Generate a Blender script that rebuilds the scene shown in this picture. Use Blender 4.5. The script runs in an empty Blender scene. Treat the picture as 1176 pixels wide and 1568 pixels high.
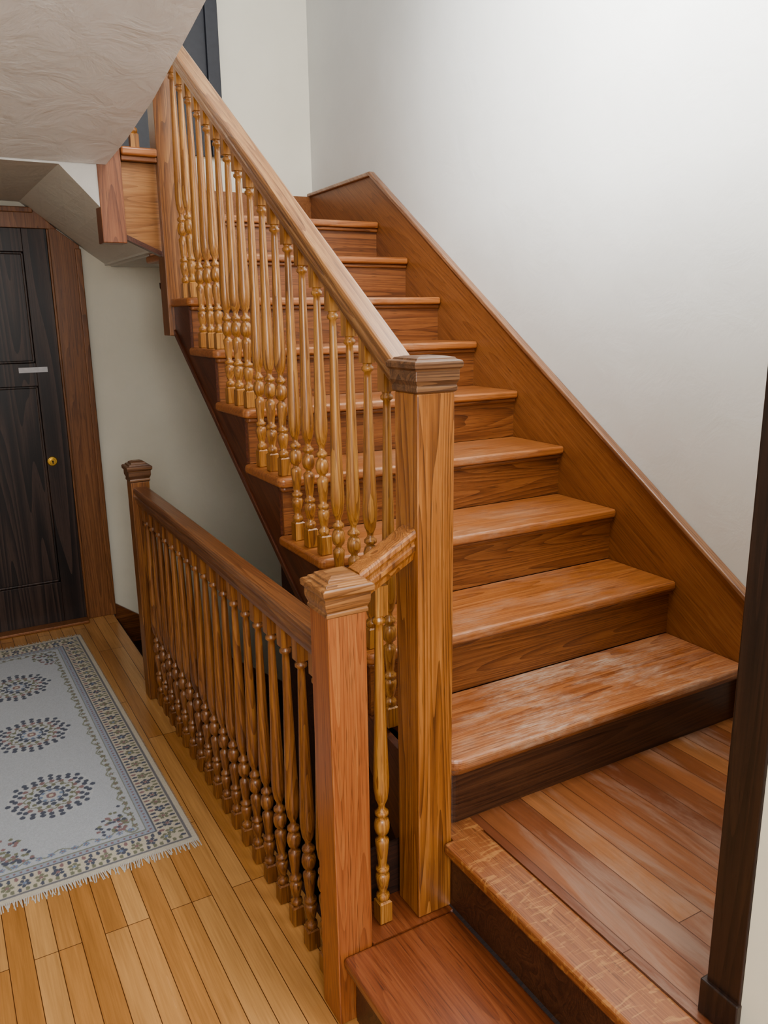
import bpy, bmesh, math, random
import numpy as np
from mathutils import Matrix, Vector
random.seed(3); np.random.seed(3)
SC=bpy.context.scene
ZOOM=None
# ------------------------------------------------------------------ helpers
def lin(c):
    return tuple(((v/255)/12.92 if v/255<=.04045 else ((v/255+.055)/1.055)**2.4) for v in c)+(1,)
def wl(c):
    r,g,b=c; l=.3*r+.59*g+.11*b; k=.03
    r,g,b=[(v*(1-k)+l*k)*.95 for v in (r,g,b)]
    return lin((r*.98,g*1.01,b*1.0))
def new_mat(name):
    m=bpy.data.materials.new(name); m.use_nodes=True
    nt=m.node_tree; b=nt.nodes["Principled BSDF"]; return m,nt,b
def N(nt,t,**k):
    n=nt.nodes.new(t)
    for a,v in k.items(): setattr(n,a,v)
    return n
def math_(nt,op,a,b=None,c=None):
    n=N(nt,"ShaderNodeMath",operation=op)
    for i,v in enumerate((a,b,c)):
        if v is None: continue
        if isinstance(v,(int,float)): n.inputs[i].default_value=v
        else: nt.links.new(v,n.inputs[i])
    return n.outputs[0]
def noise(nt,vec,scale,detail=2,rough=.5,dist=0):
    n=N(nt,"ShaderNodeTexNoise"); n.inputs["Scale"].default_value=scale; n.inputs["Detail"].default_value=detail
    n.inputs["Roughness"].default_value=rough; n.inputs["Distortion"].default_value=dist
    nt.links.new(vec,n.inputs["Vector"]); return n.outputs["Fac"]
def mapping(nt,vec,scale=(1,1,1),rot=(0,0,0),loc=(0,0,0)):
    n=N(nt,"ShaderNodeMapping"); n.inputs["Scale"].default_value=scale; n.inputs["Rotation"].default_value=rot
    n.inputs["Location"].default_value=loc; nt.links.new(vec,n.inputs["Vector"]); return n.outputs["Vector"]
def ramp(nt,fac,stops):
    n=N(nt,"ShaderNodeValToRGB"); cr=n.color_ramp
    while len(cr.elements)<len(stops): cr.elements.new(.5)
    for e,(p,c) in zip(cr.elements,stops): e.position=p; e.color=c
    nt.links.new(fac,n.inputs[0]); return n.outputs["Color"]
def maprange(nt,v,a,b,c=0,d=1):
    n=N(nt,"ShaderNodeMapRange"); nt.links.new(v,n.inputs[0])
    for i,x in enumerate((a,b,c,d)): n.inputs[i+1].default_value=x
    return n.outputs[0]
def mixc(nt,fac,a,b,mode='MIX'):
    n=N(nt,"ShaderNodeMix",data_type='RGBA',blend_type=mode)
    for s,v in ((n.inputs[0],fac),(n.inputs[6],a),(n.inputs[7],b)):
        if isinstance(v,(int,float)): s.default_value=v
        elif isinstance(v,tuple): s.default_value=v
        else: nt.links.new(v,s)
    return n.outputs[2]
def bump(nt,b,h,strength=.2,dist=.002):
    n=N(nt,"ShaderNodeBump"); n.inputs["Strength"].default_value=strength; n.inputs["Distance"].default_value=dist
    nt.links.new(h,n.inputs["Height"]); nt.links.new(n.outputs[0],b.inputs["Normal"])
def oak(name,dark,mid,light,axis='z',rough=.34,coat=.35,bands=26,wear=0,seed=0,lf=1.0,tilt=0,cath=.20,fleck=0,wearbox=None):
    m,nt,b=new_mat(name)
    tc=N(nt,"ShaderNodeTexCoord").outputs["Object"]
    i='xyz'.index(axis)
    v0=mapping(nt,tc,rot=(tilt,0,0),loc=(seed*1.7,seed*.9,seed*2.3))
    s=[9*lf]*3; s[i]=.4*lf
    n1=noise(nt,mapping(nt,v0,scale=tuple(s)),1,1,.4,0)
    w=math_(nt,'FRACT',math_(nt,'MULTIPLY',n1,bands))      # saw-tooth growth rings: sharp late wood edge
    w=math_(nt,'POWER',w,1.5)
    s2=[280]*3; s2[i]=5
    fine=noise(nt,mapping(nt,v0,scale=tuple(s2)),1,3,.65)
    s4=[60]*3; s4[i]=.8
    mid_=noise(nt,mapping(nt,v0,scale=tuple(s4)),1,2,.5)
    s3=[4]*3; s3[i]=1.0
    big=noise(nt,mapping(nt,v0,scale=tuple(s3)),1,1)
    f=math_(nt,'MULTIPLY_ADD',math_(nt,'SUBTRACT',.4,w),cath,math_(nt,'MULTIPLY',fine,.48))
    f=math_(nt,'MULTIPLY_ADD',mid_,.30,f)
    f=math_(nt,'MULTIPLY_ADD',big,.22,f)
    col=ramp(nt,f,[(.28,wl(dark)),(.49,wl(mid)),(.72,wl(light))])
    # open oak pores: short dark dashes along the grain
    s5=[420]*3; s5[i]=14
    pore=noise(nt,mapping(nt,v0,scale=tuple(s5)),1,1,.5)
    col=mixc(nt,maprange(nt,pore,.62,.70,0,.5),col,wl(tuple(v*.6 for v in dark)))
    rg=math_(nt,'MULTIPLY_ADD',big,.14,rough-.04)
    if fleck:
        fn=noise(nt,mapping(nt,tc,scale=(18,70,60)),1,2,.5,1.2)
        col=mixc(nt,maprange(nt,fn,.54,.64,0,fleck),col,wl((206,150,92)))
    if wear:
        wn=noise(nt,mapping(nt,tc,scale=(2.2,6,5)),1.4,6,.72,0)
        a=maprange(nt,wn,.44,.66,0,wear)
        sc=noise(nt,mapping(nt,tc,scale=(18,190,30)),1,4,.7)
        mask=math_(nt,'MULTIPLY',a,maprange(nt,sc,.40,.60,.2,1))
        if wearbox:   # traffic area along the middle of the tread
            sx=N(nt,"ShaderNodeSeparateXYZ"); nt.links.new(tc,sx.inputs[0])
            d=math_(nt,'DIVIDE',math_(nt,'ABSOLUTE',math_(nt,'SUBTRACT',sx.outputs[0],wearbox[0])),wearbox[1])
            mask=math_(nt,'MULTIPLY',mask,maprange(nt,d,.4,1.0,1,.12))
        mask=math_(nt,'MINIMUM',mask,1.0)
        col=mixc(nt,mask,col,lin((180,158,138)))
        rg=math_(nt,'MULTIPLY_ADD',mask,.3,rg)
    nt.links.new(col,b.inputs["Base Color"]); nt.links.new(rg,b.inputs["Roughness"])
    b.inputs["Coat Weight"].default_value=coat; b.inputs["Coat Roughness"].default_value=.32
    bump(nt,b,fine,.15,.001)
    return m
def plaster(name,c,c2,bs=.25):
    m,nt,b=new_mat(name); tc=N(nt,"ShaderNodeTexCoord").outputs["Object"]
    n=noise(nt,tc,2.2,4,.6); col=ramp(nt,n,[(.3,lin(c2)),(.7,lin(c))])
    nt.links.new(col,b.inputs["Base Color"]); b.inputs["Roughness"].default_value=.6
    h=noise(nt,tc,7,5,.6,.5); bump(nt,b,h,bs,.012); return m
def boards(name,c1,c2,c3,width,length,rough=.3,gap=.0012,wear=0,loc=(0,0,0)):
    m,nt,b=new_mat(name); tc=N(nt,"ShaderNodeTexCoord").outputs["Object"]
    v=mapping(nt,tc,rot=(0,0,math.radians(90)),loc=loc)
    br=N(nt,"ShaderNodeTexBrick"); br.offset=.37; br.offset_frequency=3; br.squash=1
    nt.links.new(v,br.inputs["Vector"]); br.inputs["Scale"].default_value=1
    br.inputs["Brick Width"].default_value=length; br.inputs["Row Height"].default_value=width
    br.inputs["Mortar Size"].default_value=gap; br.inputs["Mortar Smooth"].default_value=.4
    br.inputs["Color1"].default_value=(0,0,0,1); br.inputs["Color2"].default_value=(1,1,1,1); br.inputs["Mortar"].default_value=(.5,.5,.5,1)
    g=N(nt,"ShaderNodeSeparateColor"); nt.links.new(br.outputs["Color"],g.inputs[0])
    base=ramp(nt,g.outputs[0],[(0,wl(c1)),(.5,wl(c2)),(1,wl(c3))])
    gr=noise(nt,mapping(nt,tc,scale=(170,5,1)),1,4,.6)
    gr2=noise(nt,mapping(nt,tc,scale=(22,1.4,1)),1,3,.6,.3)
    gg=math_(nt,'MULTIPLY_ADD',gr2,.5,math_(nt,'MULTIPLY',gr,.4))
    sh=ramp(nt,gg,[(.3,(.70,.66,.62,1)),(.6,(1.10,1.09,1.08,1))])
    col=mixc(nt,1.0,base,sh,'MULTIPLY')
    rg=math_(nt,'MULTIPLY_ADD',gr2,.15,rough-.07)
    if wear:
        wn=noise(nt,mapping(nt,tc,scale=(9,1.6,1)),1,6,.7,.4)
        col=mixc(nt,maprange(nt,wn,.50,.66,0,wear),col,lin((158,138,124)))
    col=mixc(nt,br.outputs["Fac"],col,lin((84,48,26)))
    nt.links.new(col,b.inputs["Base Color"]); nt.links.new(rg,b.inputs["Roughness"])
    b.inputs["Coat Weight"].default_value=.3; b.inputs["Coat Roughness"].default_value=.2
    bump(nt,b,math_(nt,'SUBTRACT',1,br.outputs["Fac"]),.3,.001)
    return m
def link(o,parent=None):
    bpy.context.collection.objects.link(o)
    if parent: o.parent=parent
    return o
def empty(name):
    return link(bpy.data.objects.new(name,None))
def mk(name,bm,mat,parent=None,bevel=0,seg=3,smooth=False):
    bmesh.ops.recalc_face_normals(bm,faces=bm.faces)
    me=bpy.data.meshes.new(name); bm.to_mesh(me); bm.free()
    me.materials.append(mat)
    o=link(bpy.data.objects.new(name,me),parent)
    if smooth:
        for p in me.polygons: p.use_smooth=True
    if bevel:
        md=o.modifiers.new("b",'BEVEL'); md.width=bevel; md.segments=seg; md.limit_method='ANGLE'; md.angle_limit=math.radians(40)
    return o
def addbox(bm,x0,x1,y0,y1,z0,z1):
    vs=[bm.verts.new((x,y,z)) for z in (z0,z1) for x,y in ((x0,y0),(x1,y0),(x1,y1),(x0,y1))]
    for f in ((0,1,2,3),(4,5,6,7),(0,1,5,4),(1,2,6,5),(2,3,7,6),(3,0,4,7)): bm.faces.new([vs[i] for i in f])
def box(name,x0,x1,y0,y1,z0,z1,mat,parent=None,bevel=0,seg=3):
    bm=bmesh.new(); addbox(bm,x0,x1,y0,y1,z0,z1); return mk(name,bm,mat,parent,bevel,seg)
def addprism(bm,pts,lo,hi,ax):
    def P(a,b,h):
        return {'x':(h,a,b),'y':(a,h,b),'z':(a,b,h)}[ax]
    A=[bm.verts.new(P(a,b,lo)) for a,b in pts]; B=[bm.verts.new(P(a,b,hi)) for a,b in pts]
    bm.faces.new(A); bm.faces.new(B[::-1])
    n=len(pts)
    for i in range(n): bm.faces.new([A[i],A[(i+1)%n],B[(i+1)%n],B[i]])
def prism(name,pts,lo,hi,ax,mat,parent=None,bevel=0,seg=3):
    bm=bmesh.new(); addprism(bm,pts,lo,hi,ax); return mk(name,bm,mat,parent,bevel,seg)
def addsq(bm,cx,cy,prof):
    prev=None
    for h,z in prof:
        ring=[bm.verts.new((cx+a*h,cy+b*h,z)) for a,b in ((-1,-1),(1,-1),(1,1),(-1,1))]
        if prev:
            for i in range(4): bm.faces.new([prev[i],prev[(i+1)%4],ring[(i+1)%4],ring[i]])
        else: bm.faces.new(ring[::-1])
        prev=ring
    bm.faces.new(prev)
def addlathe(bm,cx,cy,prof,seg=16):
    prev=None
    for r,z in prof:
        ring=[bm.verts.new((cx+r*math.cos(2*math.pi*i/seg),cy+r*math.sin(2*math.pi*i/seg),z)) for i in range(seg)]
        if prev:
            for i in range(seg):
                f=bm.faces.new([prev[i],prev[(i+1)%seg],ring[(i+1)%seg],ring[i]]); f.smooth=True
        prev=ring
def addbaluster(bm,cx,cy,z0,z1,slope=0):
    hb=.0155
    addsq(bm,cx,cy,[(hb-.002,z0),(hb,z0+.002),(hb,z0+.052),(hb-.004,z0+.056)])
    low=[(.010,.054),(.0150,.060),(.0160,.066),(.0150,.072),(.0085,.078),(.012,.088),(.0160,.108),(.0170,.118),(.015,.126),(.0095,.130),(.0160,.134),(.0160,.141),(.0095,.146),(.011,.156),(.0140,.185),(.0160,.205),(.0160,.214),(.0095,.220),(.0085,.226),(.015,.232),(.0180,.244),(.0180,.255),(.015,.267),(.0085,.273),(.0160,.279),(.0160,.286),(.0080,.294),(.0080,.302),(.0145,.318),(.0180,.345),(.0185,.370)]
    prof=[(r,z0+z) for r,z in low]
    zt=z1-.060
    za=z0+.370
    for t in (.12,.25,.4,.6,.8,.97):
        r=.0185+(.0090-.0185)*(t**.8); prof.append((r,za+(zt-.02-za)*t))
    prof+=[(.0085,zt-.016),(.0145,zt-.011),(.0145,zt-.004),(.010,zt),(.012,zt+.006),(.0150,zt+.008)]
    addlathe(bm,cx,cy,prof)
    h=.0150
    b=[bm.verts.new((cx+a*h,cy+c*h,zt+.006)) for a,c in ((-1,-1),(1,-1),(1,1),(-1,1))]
    t=[bm.verts.new((cx+a*h,cy+c*h,z1+.012+slope*c*h)) for a,c in ((-1,-1),(1,-1),(1,1),(-1,1))]
    bm.faces.new(b[::-1]); bm.faces.new(t)
    for i in range(4): bm.faces.new([b[i],b[(i+1)%4],t[(i+1)%4],t[i]])
RAILP=[(-.021,0),(.021,0),(.026,-.002),(.029,-.008),(.030,-.016),(.028,-.022),(.023,-.026),(.023,-.033),(.026,-.037),(.026,-.046),(.021,-.055),(.018,-.068)]
RAILP=RAILP+[(-a,b) for a,b in RAILP[::-1][:-1]]
RAILP=[q for i,q in enumerate(RAILP) if q not in RAILP[:i]]
def rail(name,p0,p1,mat,parent):
    bm=bmesh.new(); p0=Vector(p0);p1=Vector(p1); d=(p1-p0); s=Vector((d.y,-d.x,0)).normalized()
    R=[[bm.verts.new(p+s*a+Vector((0,0,c))) for a,c in RAILP] for p in (p0,p1)]
    bm.faces.new(R[0]); bm.faces.new(R[1][::-1]); n=len(RAILP)
    for i in range(n): bm.faces.new([R[0][i],R[0][(i+1)%n],R[1][(i+1)%n],R[1][i]])
    return mk(name,bm,mat,parent)
# ------------------------------------------------------------------ materials
TL=-math.atan(.669)
M_newel=oak("oak_newel",(98,55,26),(162,99,50),(200,136,78),'z',.34,seed=1,lf=1.2,cath=.22)
M_newel_red=oak("oak_newel_red",(116,60,33),(166,95,53),(190,124,74),'z',.36,seed=4,lf=1.3,cath=.14)
M_cap=oak("oak_cap",(66,42,30),(112,74,50),(156,112,78),'x',.34,seed=2)
M_capl=oak("oak_cap_light",(110,68,38),(160,106,64),(200,148,100),'x',.3,seed=2)
M_rail=oak("oak_rail",(104,62,34),(160,106,62),(198,146,94),'y',.24,coat=.8,seed=5,lf=1.2,tilt=TL)
M_rail2=oak("oak_rail_dark",(84,46,26),(124,74,42),(158,104,64),'y',.30,coat=.5,seed=6)
M_bal=oak("oak_baluster",(112,66,30),(172,112,56),(208,152,86),'z',.28,coat=.5,seed=7,lf=1.5)
M_balr=oak("oak_baluster_guard",(86,48,24),(138,84,44),(176,118,66),'z',.32,coat=.35,seed=8,lf=1.5)
M_tread=oak("oak_tread",(130,72,37),(174,105,58),(200,131,80),'x',.34,coat=.35,seed=9,wear=.5,wearbox=(1.45,.45),cath=.20)
M_tread1=oak("oak_tread_worn",(120,65,37),(164,98,57),(192,130,86),'x',.36,coat=.25,seed=10,wear=1.1,wearbox=(1.45,.55),cath=.20)
M_riser=oak("oak_riser",(92,51,29),(136,80,45),(166,105,62),'x',.36,coat=.3,seed=11,cath=.22)
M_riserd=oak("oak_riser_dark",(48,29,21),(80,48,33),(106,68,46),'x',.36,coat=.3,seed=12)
M_skirt=oak("oak_skirt",(114,67,37),(148,91,51),(170,112,68),'y',.38,coat=.3,seed=13,tilt=TL,cath=.12)
M_skcap=oak("oak_skirt_cap",(108,66,46),(150,102,72),(184,138,106),'y',.25,coat=.8,seed=14,tilt=TL)
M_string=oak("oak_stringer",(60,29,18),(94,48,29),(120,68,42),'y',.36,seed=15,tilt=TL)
M_step=oak("oak_step_red",(90,45,27),(130,69,41),(154,91,57),'y',.30,coat=.45,seed=16,cath=.14)
M_lnos=oak("oak_landing_nosing",(110,62,34),(148,88,52),(174,116,72),'y',.30,coat=.5,seed=17,lf=1.6,cath=.12,fleck=.4)
M_door=oak("oak_door_dark",(26,17,16),(48,32,28),(78,56,48),'z',.42,coat=.12,seed=18,lf=.8,cath=.5,bands=16)
M_casing=oak("oak_casing",(98,58,34),(138,86,50),(164,108,68),'z',.4,coat=.2,seed=19)
M_jamb=oak("oak_jamb_dark",(24,13,10),(44,26,19),(62,38,27),'z',.4,seed=20)
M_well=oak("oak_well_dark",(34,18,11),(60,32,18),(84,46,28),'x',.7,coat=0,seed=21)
M_panel=oak("oak_panel",(132,84,46),(162,106,60),(184,130,80),'x',.3,seed=22)
M_board=oak("oak_board_red",(98,52,32),(140,82,52),(166,106,70),'z',.34,seed=23)
M_floor=boards("maple_floor",(200,140,84),(212,154,98),(224,170,114),.057,.95,.24)
M_land=boards("landing_floor",(122,70,46),(146,89,56),(164,108,70),.066,1.9,.3,wear=.5,loc=(.2,.013,0))
M_wall=plaster("plaster_wall",(214,214,210),(207,207,203))
M_wallf=plaster("plaster_far",(228,224,210),(221,217,202))
M_ceil=plaster("plaster_ceiling",(228,228,228),(219,219,219),.9)
M_soff=plaster("plaster_soffit",(218,217,213),(208,207,203),.6)
M_cream=plaster("painted_wall",(230,230,214),(224,222,206),.1)
def plain(name,c,rough=.5,metal=0):
    m,nt,b=new_mat(name); tc=N(nt,"ShaderNodeTexCoord").outputs["Object"]
    n=noise(nt,tc,40,3); k=ramp(nt,n,[(.3,tuple(v*.85 for v in lin(c)[:3])+(1,)),(.7,lin(c))])
    nt.links.new(k,b.inputs["Base Color"]); b.inputs["Roughness"].default_value=rough; b.inputs["Metallic"].default_value=metal; return m
M_brass=plain("brass",(224,184,96),.3,.8); M_black=plain("keyhole_black",(15,12,10),.6); M_tape=plain("white_tape",(205,205,210),.5)
M_slate=plain("slate_paint",(52,54,62),.5)
M_fringe=plain("cotton_fringe",(196,192,184),.9)
# ------------------------------------------------------------------ geometry constants
XR,XL,Y1,T,Z1,RS=1.988,.88,1.375,.269,.54,.18
SL=RS/T
def Yn(n): return Y1+(n-1)*T
def Zn(n): return Z1+(n-1)*RS
XW=2.008; YF=4.31
box("floor",-1.42,.735,-1.6,YF,-.12,0,M_floor)
box("wall_right",XW,XW+.12,.66,YF+.12,-1.1,4.6,M_wall)
box("wall_far",-1.42,XW,YF,YF+.12,-1.1,4.6,M_wallf)
box("wall_left",-1.42,-1.30,-1.6,YF,0.0,2.36,M_wallf)
box("baseboard_left",-1.30,-1.28,-1.6,YF-.03,0.0,.14,M_casing,None,.003)
box("wall_near",1.075,XW+.12,.52,.655,.36,4.6,M_cream)
e=empty("wall_well")
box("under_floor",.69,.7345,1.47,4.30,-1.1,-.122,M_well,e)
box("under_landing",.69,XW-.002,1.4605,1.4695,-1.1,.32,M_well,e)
e=empty("trim_1")
box("casing_edge",1.042,1.10,.671,.736,.372,2.6,M_jamb,e,.003)
box("casing_plinth",1.034,1.105,.669,.743,.361,.43,M_jamb,e,.003)
box("jamb",1.046,1.10,.50,.6705,.361,2.6,M_cream,e)
# sloping hall ceiling
bm=bmesh.new()
def cz(y): return 2.320-.222*(y-2.2) if y>2.0 else 2.364
pr=None
for y,xe in ((-1.6,.76),(1.4,.755),(2.0,.745),(2.3,.742),(2.7,.735),(3.0,.712),(3.225,.682)):
    z=cz(y)
    r=[bm.verts.new((-1.42,y,z)),bm.verts.new((xe,y,z)),bm.verts.new((xe,y,z+.40)),bm.verts.new((-1.42,y,z+.40))]
    if pr:
        for i in range(4): bm.faces.new([pr[i],pr[(i+1)%4],r[(i+1)%4],r[i]])
    else: bm.faces.new(r)
    pr=r
bm.faces.new(pr)
mk("ceiling",bm,M_ceil)
FL=[(-1.42,2.088),(.52,2.085),(.60,2.00),(.66,1.935),(.737,1.870),(.80,1.842),(.872,1.81)]
BL=[(-1.42,2.118),(.50,2.085),(.60,2.01),(.70,1.935),(.79,1.865),(.86,1.815),(.898,1.80)]
bm=bmesh.new()
A=[bm.verts.new((x,3.232 if x<.7 else 3.279,z)) for x,z in FL]; Mi=[bm.verts.new(((x+a)/2,3.7,(z+c)/2)) for (x,z),(a,c) in zip(FL,BL)]; B=[bm.verts.new((x,YF-.001,z)) for x,z in BL]
A2=[bm.verts.new((v.co.x,v.co.y,2.125 if v.co.x<.7 else v.co.z+.02)) for v in A]; B2=[bm.verts.new((v.co.x,v.co.y,2.125 if v.co.x<.7 else v.co.z+.02)) for v in B]
for i in range(len(A)-1):
    bm.faces.new([A[i],A[i+1],Mi[i+1],Mi[i]]); bm.faces.new([Mi[i],Mi[i+1],B[i+1],B[i]])
    bm.faces.new([A[i],A[i+1],A2[i+1],A2[i]]); bm.faces.new([A2[i],A2[i+1],B2[i+1],B2[i]])
mk("ceiling_soffit",bm,M_soff)
# ------------------------------------------------------------------ staircase
st=empty("staircase")
def roundpoly(x0,x1,y0,y1,rad,n=6):
    pts=[(x1,y0),(x1,y1),(x0,y1)]
    for i in range(n+1):
        a=math.pi+ i/n*math.pi/2
        pts.append((x0+rad+rad*math.cos(a),y0+rad+rad*math.sin(a)))
    return pts
for n in range(1,9):
    y,z=Yn(n),Zn(n)
    bm=bmesh.new()
    if n==1: addprism(bm,roundpoly(.936,XR,y-.004,y+T+.03,.05,8),z-.03,z,'z')
    else: addprism(bm,roundpoly(XL,XR,y,y+T+.03,.022),z-.03,z,'z')
    mk("tread_%d"%n,bm,M_tread1 if n==1 else M_tread,st,.010,4)
    bm=bmesh.new()
    if n==1: addprism(bm,roundpoly(.944,XR,y+.012,y+.06,.04,8),z-.048,z-.03,'z')
    else: addprism(bm,roundpoly(XL+.014,XR,y+.014,y+.06,.012),z-.046,z-.03,'z')
    mk("cove_%d"%n,bm,M_riser,st,.006,3)
    bm=bmesh.new()
    if n==1: addprism(bm,roundpoly(.950,XR,y+.026,y+.07,.035,8),z-RS,z-.047,'z')
    else: addprism(bm,roundpoly(.90,XR,y+.028,y+.045,.001,1),z-RS,z-.045,'z')
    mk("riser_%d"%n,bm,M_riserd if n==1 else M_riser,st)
bm=bmesh.new(); addprism(bm,roundpoly(XL,XR,Yn(9),YF-.002,.022),Zn(9)-.03,Zn(9),'z'); mk("tread_9",bm,M_tread,st,.010,4)
box("cove_9",.894,XR,Yn(9)+.014,Yn(9)+.04,Zn(9)-.046,Zn(9)-.03,M_riser,st,.005)
box("riser_9",.90,XR,Yn(9)+.028,Yn(9)+.045,Zn(8),Zn(9)-.045,M_riser,st)
box("landing_underside",.892,XR,3.58,YF-.003,1.80,1.83,M_soff,st)
box("landing_underside_edge",.862,.892,3.318,YF-.003,1.806,1.83,M_soff,st)
box("landing_fascia",.878,.895,3.318,YF-.003,1.83,1.95,M_riser,st)
box("riser_10",.885,.90,3.32,YF-.002,1.98,2.13,M_riser,st)
prism("tread_10",[(.738,3.212),(.869,3.212),(.869,3.317),(.905,3.317),(.905,YF-.002),(.70,YF-.002),(.70,3.317),(.738,3.317)],2.13,2.16,'z',M_tread,st,.008,4)
box("cove_10",.738,.869,3.224,3.25,2.112,2.131,M_riser,st,.004)
box("riser_11",.70,.715,3.32,YF-.002,2.16,2.31,M_riser,st)
pts=[]
for n in range(1,9):
    pts+=[(Yn(n)+.04,Zn(n)-RS),(Yn(n)+.04,Zn(n)-.031)]
pts[0]=(1.46,.18)
pts[1]=(1.46,Zn(1)-.031)
pts+=[(3.30,Zn(8)-.031),(3.30,Z1+SL*(3.30-Y1)-.28),(1.90,Z1+SL*(1.90-Y1)-.28)]
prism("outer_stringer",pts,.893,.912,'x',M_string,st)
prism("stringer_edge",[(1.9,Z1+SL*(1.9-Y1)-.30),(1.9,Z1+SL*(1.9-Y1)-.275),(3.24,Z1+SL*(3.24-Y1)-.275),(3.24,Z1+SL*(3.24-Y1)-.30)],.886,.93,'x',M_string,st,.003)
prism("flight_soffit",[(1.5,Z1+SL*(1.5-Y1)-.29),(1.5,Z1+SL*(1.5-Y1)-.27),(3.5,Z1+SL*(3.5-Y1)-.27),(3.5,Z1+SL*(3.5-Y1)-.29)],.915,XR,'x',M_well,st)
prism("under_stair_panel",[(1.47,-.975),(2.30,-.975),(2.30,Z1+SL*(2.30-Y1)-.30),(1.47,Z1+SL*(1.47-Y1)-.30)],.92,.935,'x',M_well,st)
prism("turn_panel",[(.737,1.852),(.87,1.792),(.87,2.112),(.737,2.112)],3.255,3.275,'y',M_panel,st)
prism("turn_panel_edge",[(.737,1.838),(.87,1.778),(.87,1.796),(.737,1.856)],3.245,3.28,'y',M_string,st)
def sk(y): return .753+.662*(y-1.426)
yA=3.60
pts=[(1.378,.361),(1.378,sk(1.378)),(yA,sk(yA)),(YF-.001,2.185),(YF-.001,1.98),(3.6,1.75),(2.0,.60)]
prism("skirt_board",pts,XR,XW-.0005,'x',M_skirt,st)
pts=[(1.378,sk(1.378)),(yA,sk(yA)),(YF-.001,2.185),(YF-.001,2.203),(yA,sk(yA)+.022),(1.378,sk(1.378)+.02)]
prism("skirt_cap",pts,XR-.014,XW-.0005,'x',M_skcap,st,.005,3)
box("landing_skirt",.92,XR,YF-.02,YF-.001,1.98,2.185,M_skirt,st)
box("step_tread",.64,.93,-1.3,1.341,.15,.18,M_step,st,.009,4)
box("step_tread_back",.716,.93,1.341,1.46,.15,.18,M_step,st)
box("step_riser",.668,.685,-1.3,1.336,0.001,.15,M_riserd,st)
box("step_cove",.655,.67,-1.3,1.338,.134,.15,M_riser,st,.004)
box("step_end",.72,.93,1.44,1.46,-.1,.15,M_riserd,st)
box("landing_nosing",.91,1.02,-1.3,1.352,.33,.3604,M_lnos,st,.009,4)
box("landing_filler",.936,1.02,1.345,1.44,.33,.3598,M_lnos,st)
box("landing_boards",1.02,XR+.02,-1.3,1.44,.33,.36,M_land,st)
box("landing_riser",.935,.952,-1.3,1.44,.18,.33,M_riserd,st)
box("landing_cove",.924,.937,-1.3,1.354,.314,.33,M_riser,st,.004)
dn=empty("lower_staircase")
for k in range(1,6):
    x=.74+.235*(k-1)
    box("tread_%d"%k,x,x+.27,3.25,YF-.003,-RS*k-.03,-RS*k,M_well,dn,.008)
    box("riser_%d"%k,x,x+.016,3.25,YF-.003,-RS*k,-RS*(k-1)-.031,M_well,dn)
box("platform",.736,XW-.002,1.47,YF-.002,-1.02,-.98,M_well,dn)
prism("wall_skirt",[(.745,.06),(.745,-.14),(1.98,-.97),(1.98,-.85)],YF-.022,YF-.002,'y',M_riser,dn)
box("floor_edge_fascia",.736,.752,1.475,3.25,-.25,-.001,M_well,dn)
# ------------------------------------------------------------------ newels
def capprof(z,h,w):
    d=w-h
    return [(h,z),(h+.25*d,z+.003),(h+.25*d,z+.009),(h+.12*d,z+.012),(h+.5*d,z+.024),(h+.55*d,z+.030),(h+.55*d,z+.043),(h+.95*d,z+.048),(w,z+.054),(w,z+.060),(w-.004,z+.063),(w-.011,z+.064),(w-.012,z+.069),(w-.021,z+.071),(w-.022,z+.076),(w-.034,z+.081)]
sr=empty("stair_railing")
bm=bmesh.new(); addsq(bm,.890,1.400,[(.045,.181),(.045,1.395)]); mk("lower_newel_shaft",bm,M_newel,sr,.003,2)
bm=bmesh.new(); addsq(bm,.890,1.400,[(.045,1.395),(.049,1.398),(.049,1.406),(.047,1.410),(.052,1.420),(.052,1.440),(.057,1.445),(.058,1.453),(.056,1.458),(.047,1.4605),(.046,1.464),(.030,1.467)]); mk("lower_newel_cap",bm,M_cap,sr,.0015,2)
bm=bmesh.new(); addsq(bm,.915,3.27,[(.045,1.48),(.045,2.85)]); mk("turn_newel_shaft",bm,M_balr,sr,.003,2)
RX=.918
def rz(y): return 1.467+.67*(y-1.555)+.003
rail("handrail",(RX,1.43,rz(1.43)),(RX,3.23,rz(3.23)),M_rail,sr)
bm=bmesh.new()
for n in range(1,8):
    for k in range(3):
        y=Yn(n)+.050+.0897*k
        if n==1 and k==0: continue
        if y>3.20: continue
        addbaluster(bm,RX,y,Zn(n),rz(y)-.070,.67)
mk("stair_balusters",bm,M_bal,sr)
ur=empty("upper_railing")
bm=bmesh.new(); addsq(bm,.693,3.27,[(.0435,1.822),(.0435,2.60)]); mk("upper_newel_shaft",bm,M_board,ur,.003,2)
bm=bmesh.new(); addbaluster(bm,.80,3.27,2.16,2.80); mk("turn_balusters",bm,M_bal,ur)
rail("turn_handrail",(.737,3.27,2.87),(.869,3.27,2.82),M_rail2,ur)
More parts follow.
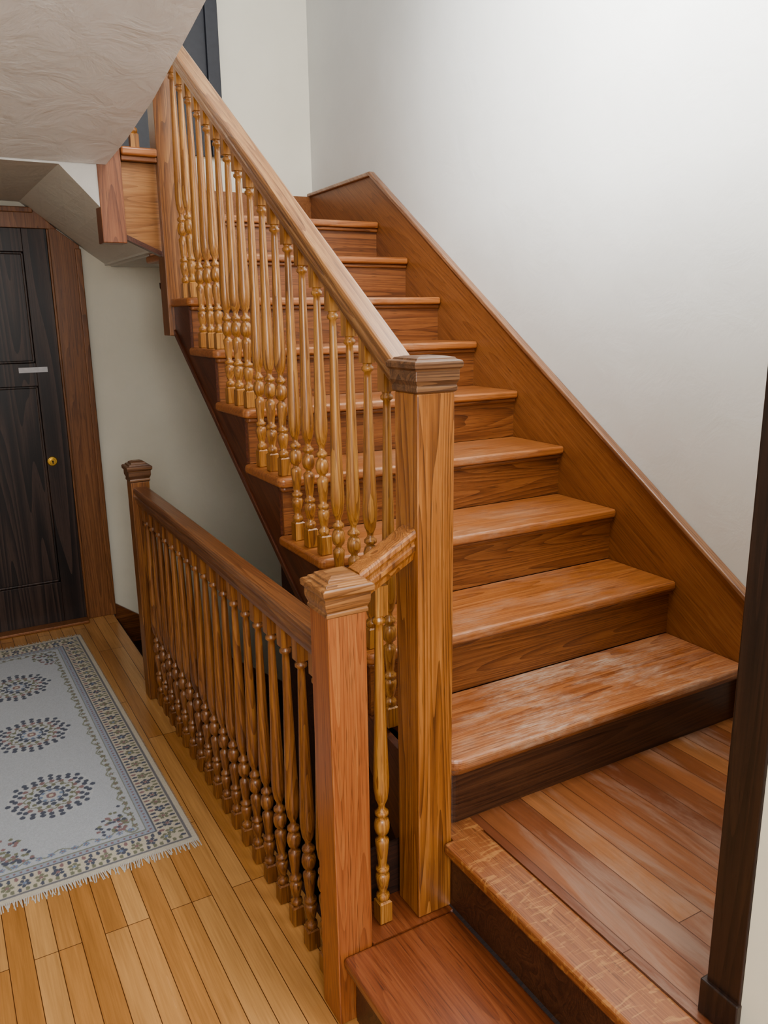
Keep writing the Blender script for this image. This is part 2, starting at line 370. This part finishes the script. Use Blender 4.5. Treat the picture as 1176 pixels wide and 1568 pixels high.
# ------------------------------------------------------------------ guard railing
gr=empty("guard_railing")
bm=bmesh.new(); addsq(bm,.672,1.385,[(.043,.001),(.043,.975)]); mk("near_newel_shaft",bm,M_newel_red,gr,.003,2)
bm=bmesh.new(); addsq(bm,.672,1.385,capprof(.970,.043,.0565)); mk("near_newel_cap",bm,M_capl,gr,.001,2)
bm=bmesh.new(); addsq(bm,.692,3.20,[(.036,.001),(.036,.925)]); mk("far_newel_shaft",bm,M_balr,gr,.003,2)
bm=bmesh.new(); addsq(bm,.692,3.20,capprof(.925,.036,.049)); mk("far_newel_cap",bm,M_cap,gr,.001,2)
rail("guard_handrail",(.672,1.425,.905),(.692,3.167,.905),M_rail2,gr)
bm=bmesh.new()
for i in range(18):
    t=(i+.7)/18.4; y=1.43+t*(3.165-1.43); addbaluster(bm,.672+.020*t,y,0.001,.836)
mk("guard_balusters",bm,M_balr,gr)
rail("short_handrail",(.713,1.39,1.045),(.8445,1.39,1.118),M_newel,gr)
bm=bmesh.new(); addbaluster(bm,.772,1.395,.181,.99,0); mk("short_rail_baluster",bm,M_bal,gr)
# ------------------------------------------------------------------ hall door
dr=empty("door_1")
DX0,DX1=-.22,.60; yb=YF-.001
box("stile_right",.49,DX1,yb-.035,yb,.015,1.965,M_door,dr,.002)
box("stile_left",DX0,-.11,yb-.035,yb,.015,1.965,M_door,dr,.002)
box("rail_top",-.11,.49,yb-.035,yb,1.86,1.965,M_door,dr,.002)
box("rail_mid",-.11,.49,yb-.035,yb,1.235,1.345,M_door,dr,.002)
box("rail_bottom",-.11,.49,yb-.035,yb,.015,.23,M_door,dr,.002)
box("panel_up",-.11,.49,yb-.018,yb,1.345,1.86,M_door,dr)
box("panel_low",-.11,.49,yb-.018,yb,.23,1.235,M_door,dr)
for a,b_ in ((1.345,1.86),(.23,1.235)):
    box("mould_r",.478,.49,yb-.028,yb-.018,a,b_,M_door,dr,.004); box("mould_t",-.11,.49,yb-.028,yb-.018,b_-.012,b_,M_door,dr,.004); box("mould_b",-.11,.49,yb-.028,yb-.018,a,a+.012,M_door,dr,.004)
def cyl(bm,cx,cz_,y0,y1,r0,r1,seg=24):
    a=[bm.verts.new((cx+r0*math.cos(2*math.pi*i/seg),y0,cz_+r0*math.sin(2*math.pi*i/seg))) for i in range(seg)]
    b=[bm.verts.new((cx+r1*math.cos(2*math.pi*i/seg),y1,cz_+r1*math.sin(2*math.pi*i/seg))) for i in range(seg)]
    bm.faces.new(a); bm.faces.new(b[::-1])
    for i in range(seg): bm.faces.new([a[i],a[(i+1)%seg],b[(i+1)%seg],b[i]])
bm=bmesh.new(); cyl(bm,.515,.86,yb-.040,yb-.034,.021,.025); cyl(bm,.515,.86,yb-.052,yb-.040,.014,.014); mk("lock_rosette",bm,M_brass,dr,.001)
bm=bmesh.new(); cyl(bm,.515,.862,yb-.0535,yb-.052,.004,.004); addbox(bm,.5125,.5175,yb-.0535,yb-.052,.850,.861); mk("keyhole",bm,M_black,dr)
box("tape_mark",.41,.54,yb-.0365,yb-.035,1.30,1.325,M_tape,dr)
tr=empty("trim_2")
prism("casing_right",[(.60,0.0),(.745,0.0),(.745,1.895),(.60,2.0)],YF-.028,YF-.001,'y',M_casing,tr,.003)
box("casing_right_bead",.722,.75,YF-.038,YF-.028,0.0,1.88,M_casing,tr,.004)
box("casing_right_inner",.60,.612,YF-.04,YF-.028,0,1.965,M_casing,tr,.004)
prism("casing_head",[(-.36,1.966),(.60,1.966),(.65,1.966),(.545,2.06),(-.36,2.06)],YF-.03,YF-.001,'y',M_casing,tr,.003)
box("casing_head_bead",-.36,.55,YF-.042,YF-.03,2.035,2.06,M_casing,tr,.004)
box("casing_left",-.36,-.22,YF-.028,YF-.001,0,1.966,M_casing,tr,.003)
box("threshold",-.22,.60,YF-.10,YF-.03,.0005,.016,M_skirt,tr,.004)
d2=empty("door_2")
box("leaf",.90,1.44,YF-.02,YF-.001,2.35,4.3,M_slate,d2)
box("jamb_right",1.44,1.505,YF-.04,YF-.001,2.35,4.3,M_slate,d2,.004)
for k in range(3): box("groove_%d"%k,1.0+.14*k,1.02+.14*k,YF-.026,YF-.02,2.4,4.3,M_jamb,d2)
# ------------------------------------------------------------------ rug
nx,ny=260,700; W,L=.70,1.90
u=(np.arange(nx+1)/nx-.5)*W; v=(np.arange(ny+1)/ny-.5)*L
U,V=np.meshgrid(u,v)
def c3(c): return np.array(lin(c)[:3])
col=np.zeros(U.shape+(3,)); field=c3((186,192,200)); col[:]=field
ink=c3((96,102,118)); ink2=c3((150,124,126)); green=c3((132,136,118)); cream=c3((202,196,182)); pale=c3((198,202,206)); blue=c3((130,146,174))
def put(mask,c,a=1.0):
    col[mask]=col[mask]*(1-a)+c*a
ed=np.minimum(W/2-np.abs(U),L/2-np.abs(V))
put(ed<.105,cream)
def dots(cx,cy,r,c,ax=1,ay=1,a=1.0):
    put(((U-cx)/ax)**2+((V-cy)/ay)**2<r*r,c,a)
rg=np.random.RandomState(5)
def flower(cx,cy,s,c,c2):
    a0=rg.rand()*6
    for k in range(5):
        a=k*math.pi/2.5+a0; dots(cx+s*.62*math.cos(a),cy+s*.62*math.sin(a),s*.34,c)
    dots(cx,cy,s*.3,c2)
def perim(off,step):
    P=[]; a=W/2-off; b=L/2-off
    n=int(round(2*b/step))
    for i in range(n):
        y=-b+(i+.5)*2*b/n; P+=[(a,y,1),(-a,y,1)]
    n=int(round(2*a/step))
    for i in range(n):
        x=-a+(i+.5)*2*a/n; P+=[(x,b,0),(x,-b,0)]
    return P
for i,(x,y,k) in enumerate(perim(.060,.044)):
    flower(x,y,.019,ink if (i//2)%2 else green,ink2 if i%3 else blue)
for i,(x,y,k) in enumerate(perim(.034,.020)):
    dots(x,y,.0068,green if i%3 else ink,1.4 if k else .8,.8 if k else 1.4)
for i,(x,y,k) in enumerate(perim(.086,.020)):
    dots(x,y,.0068,ink if i%3 else ink2,1.4 if k else .8,.8 if k else 1.4)
put((ed>.014)&(ed<.022),ink,.8); put(ed<.008,cream); put((ed>.098)&(ed<.104),ink,.9); put((ed>.104)&(ed<.124),blue,.5); put((ed>.124)&(ed<.129),green,.9)
for i,(x,y,k) in enumerate(perim(.114,.018)): dots(x,y,.0042,ink2)
s_=ed+.010*np.sin(V*75)*(np.abs(U)/W*2>.45)+.010*np.sin(U*75)*(np.abs(V)>L/2-.2)
put((s_>.152)&(s_<.158),green,.8)
for i,(x,y,k) in enumerate(perim(.150,.034)): flower(x,y,.011,blue if i%2 else green,ink2)
for sx in (-1,1):
    for sy in (-1,1):
        for q in range(46):
            a=rg.rand()*math.pi/2; rr=.02+.12*rg.rand(); dots(sx*(W/2-.165)-sx*rr*.7*math.cos(a),sy*(L/2-.165)-sy*rr*math.sin(a),.0065,(ink,green,ink2)[q%3])
for my in (-.47,0,.47):
    R=np.hypot(U,V-my); A=np.arctan2(V-my,U)
    put((R<.135),pale,.6)
    for ring,cnt,rad,c in ((.124,26,.0092,ink),(.106,24,.009,ink),(.090,18,.0088,ink2),(.068,16,.0075,green),(.050,12,.009,ink),(.030,8,.007,blue)):
        for k in range(cnt):
            a=2*math.pi*k/cnt+(.13 if ring in(.106,.068) else 0); rr=ring*(1+.07*math.cos(8*a))
            dots(rr*math.cos(a),my+rr*math.sin(a),rad,c)
    put((np.abs(R-.079-.006*np.cos(12*A))<.0025),green); put((np.abs(R-.039)<.0025),ink); put(R<.016,ink2); put(R<.008,cream)
n_=rg.rand(*U.shape)[...,None]; col*= (.84+.16*n_)
me=bpy.data.meshes.new("rug")
co=np.stack([U,V,.006+.0006*rg.rand(*U.shape)],-1).reshape(-1,3)
idx=np.arange((nx+1)*(ny+1)).reshape(ny+1,nx+1)
fc=np.stack([idx[:-1,:-1],idx[:-1,1:],idx[1:,1:],idx[1:,:-1]],-1).reshape(-1,4)
me.from_pydata(co.tolist(),[],fc.tolist())
at=me.color_attributes.new("pile","FLOAT_COLOR","POINT")
at.data.foreach_set("color",np.concatenate([col.reshape(-1,3),np.ones(((nx+1)*(ny+1),1))],1).ravel())
m,nt,b=new_mat("wool_pile"); a=N(nt,"ShaderNodeVertexColor",layer_name="pile"); nt.links.new(a.outputs[0],b.inputs["Base Color"]); b.inputs["Roughness"].default_value=.95
tc=N(nt,"ShaderNodeTexCoord").outputs["Object"]; bump(nt,b,noise(nt,tc,500,2),.5,.002)
me.materials.append(m)
rugE=empty("area_rug"); rugE.location=(.19,3.10,0); rugE.rotation_euler=(0,0,math.radians(.8))
o=link(bpy.data.objects.new("pile",me),rugE)
bm=bmesh.new(); addbox(bm,-W/2,W/2,-L/2,L/2,.0008,.0058)
for s in (-1,1):
    x=-W/2
    while x<W/2:
        l=.018+.02*rg.rand(); dx=(rg.rand()-.5)*.014; w=.003
        vs=[bm.verts.new(p) for p in ((x,s*L/2,.005),(x+w,s*L/2,.005),(x+w+dx,s*(L/2+l),.0012),(x+dx,s*(L/2+l),.0012))]
        bm.faces.new(vs); x+=.0052
y=-L/2
while y<L/2:
    bm.faces.new([bm.verts.new(p) for p in ((W/2,y,.005),(W/2,y+.004,.005),(W/2+.006+.004*rg.rand(),y+.003,.001))]); y+=.006
mk("fringe",bm,M_fringe,rugE)
# ------------------------------------------------------------------ lights
def area(name,loc,tgt,size,energy,color=(1,1,1),sy=None,spread=None):
    l=bpy.data.lights.new(name,'AREA'); l.size=size; l.energy=energy; l.color=color
    if sy: l.shape='RECTANGLE'; l.size_y=sy
    if spread: l.spread=math.radians(spread)
    o=link(bpy.data.objects.new(name,l)); o.location=loc
    o.rotation_euler=(Vector(tgt)-Vector(loc)).to_track_quat('-Z','Y').to_euler(); return o
area("window_light_upper",(1.25,.9,3.9),(1.4,3.2,1.0),.9,66,(1,.99,.97))
area("window_light_side",(.1,1.6,3.5),(2.0,1.75,2.7),.6,44,(.98,.99,1),spread=75)
area("window_light_landing",(1.5,-.6,2.0),(1.2,3,.8),.9,22,(1,.98,.95))
area("hall_light",(-.2,-1.2,2.0),(.3,3.4,.6),1.0,60,(1,.985,.96))
w=bpy.data.worlds.new("world"); SC.world=w; w.use_nodes=True
bg=w.node_tree.nodes["Background"]; bg.inputs[0].default_value=(.97,.98,1,1); bg.inputs[1].default_value=.68
SC.view_settings.view_transform='AgX'
try: SC.view_settings.look='AgX - Medium High Contrast'
except Exception: pass
# ------------------------------------------------------------------ camera
yaw,p,ro=.5146,.2398,-.0136
s,c=math.sin(yaw),math.cos(yaw)
fh=Vector((s,c,0)); rt=Vector((c,-s,0)); zz=Vector((0,0,1))
fw=math.cos(p)*fh-math.sin(p)*zz; up=math.sin(p)*fh+math.cos(p)*zz
r2=math.cos(ro)*rt+math.sin(ro)*up; u2=-math.sin(ro)*rt+math.cos(ro)*up
M=Matrix((r2,u2,-fw)).transposed().to_4x4(); M.translation=Vector((0,0,1.547))
cam=bpy.data.cameras.new("camera"); co_=link(bpy.data.objects.new("camera",cam)); co_.matrix_world=M
cam.sensor_fit='HORIZONTAL'; cam.sensor_width=36; cam.lens=1231.4/1176*36; cam.clip_start=.02
if ZOOM:
    cx,cy,k=ZOOM; cam.lens*=k; cam.shift_x=(cx-588)/1176*k; cam.shift_y=-(cy-784)/1176*k
SC.camera=co_
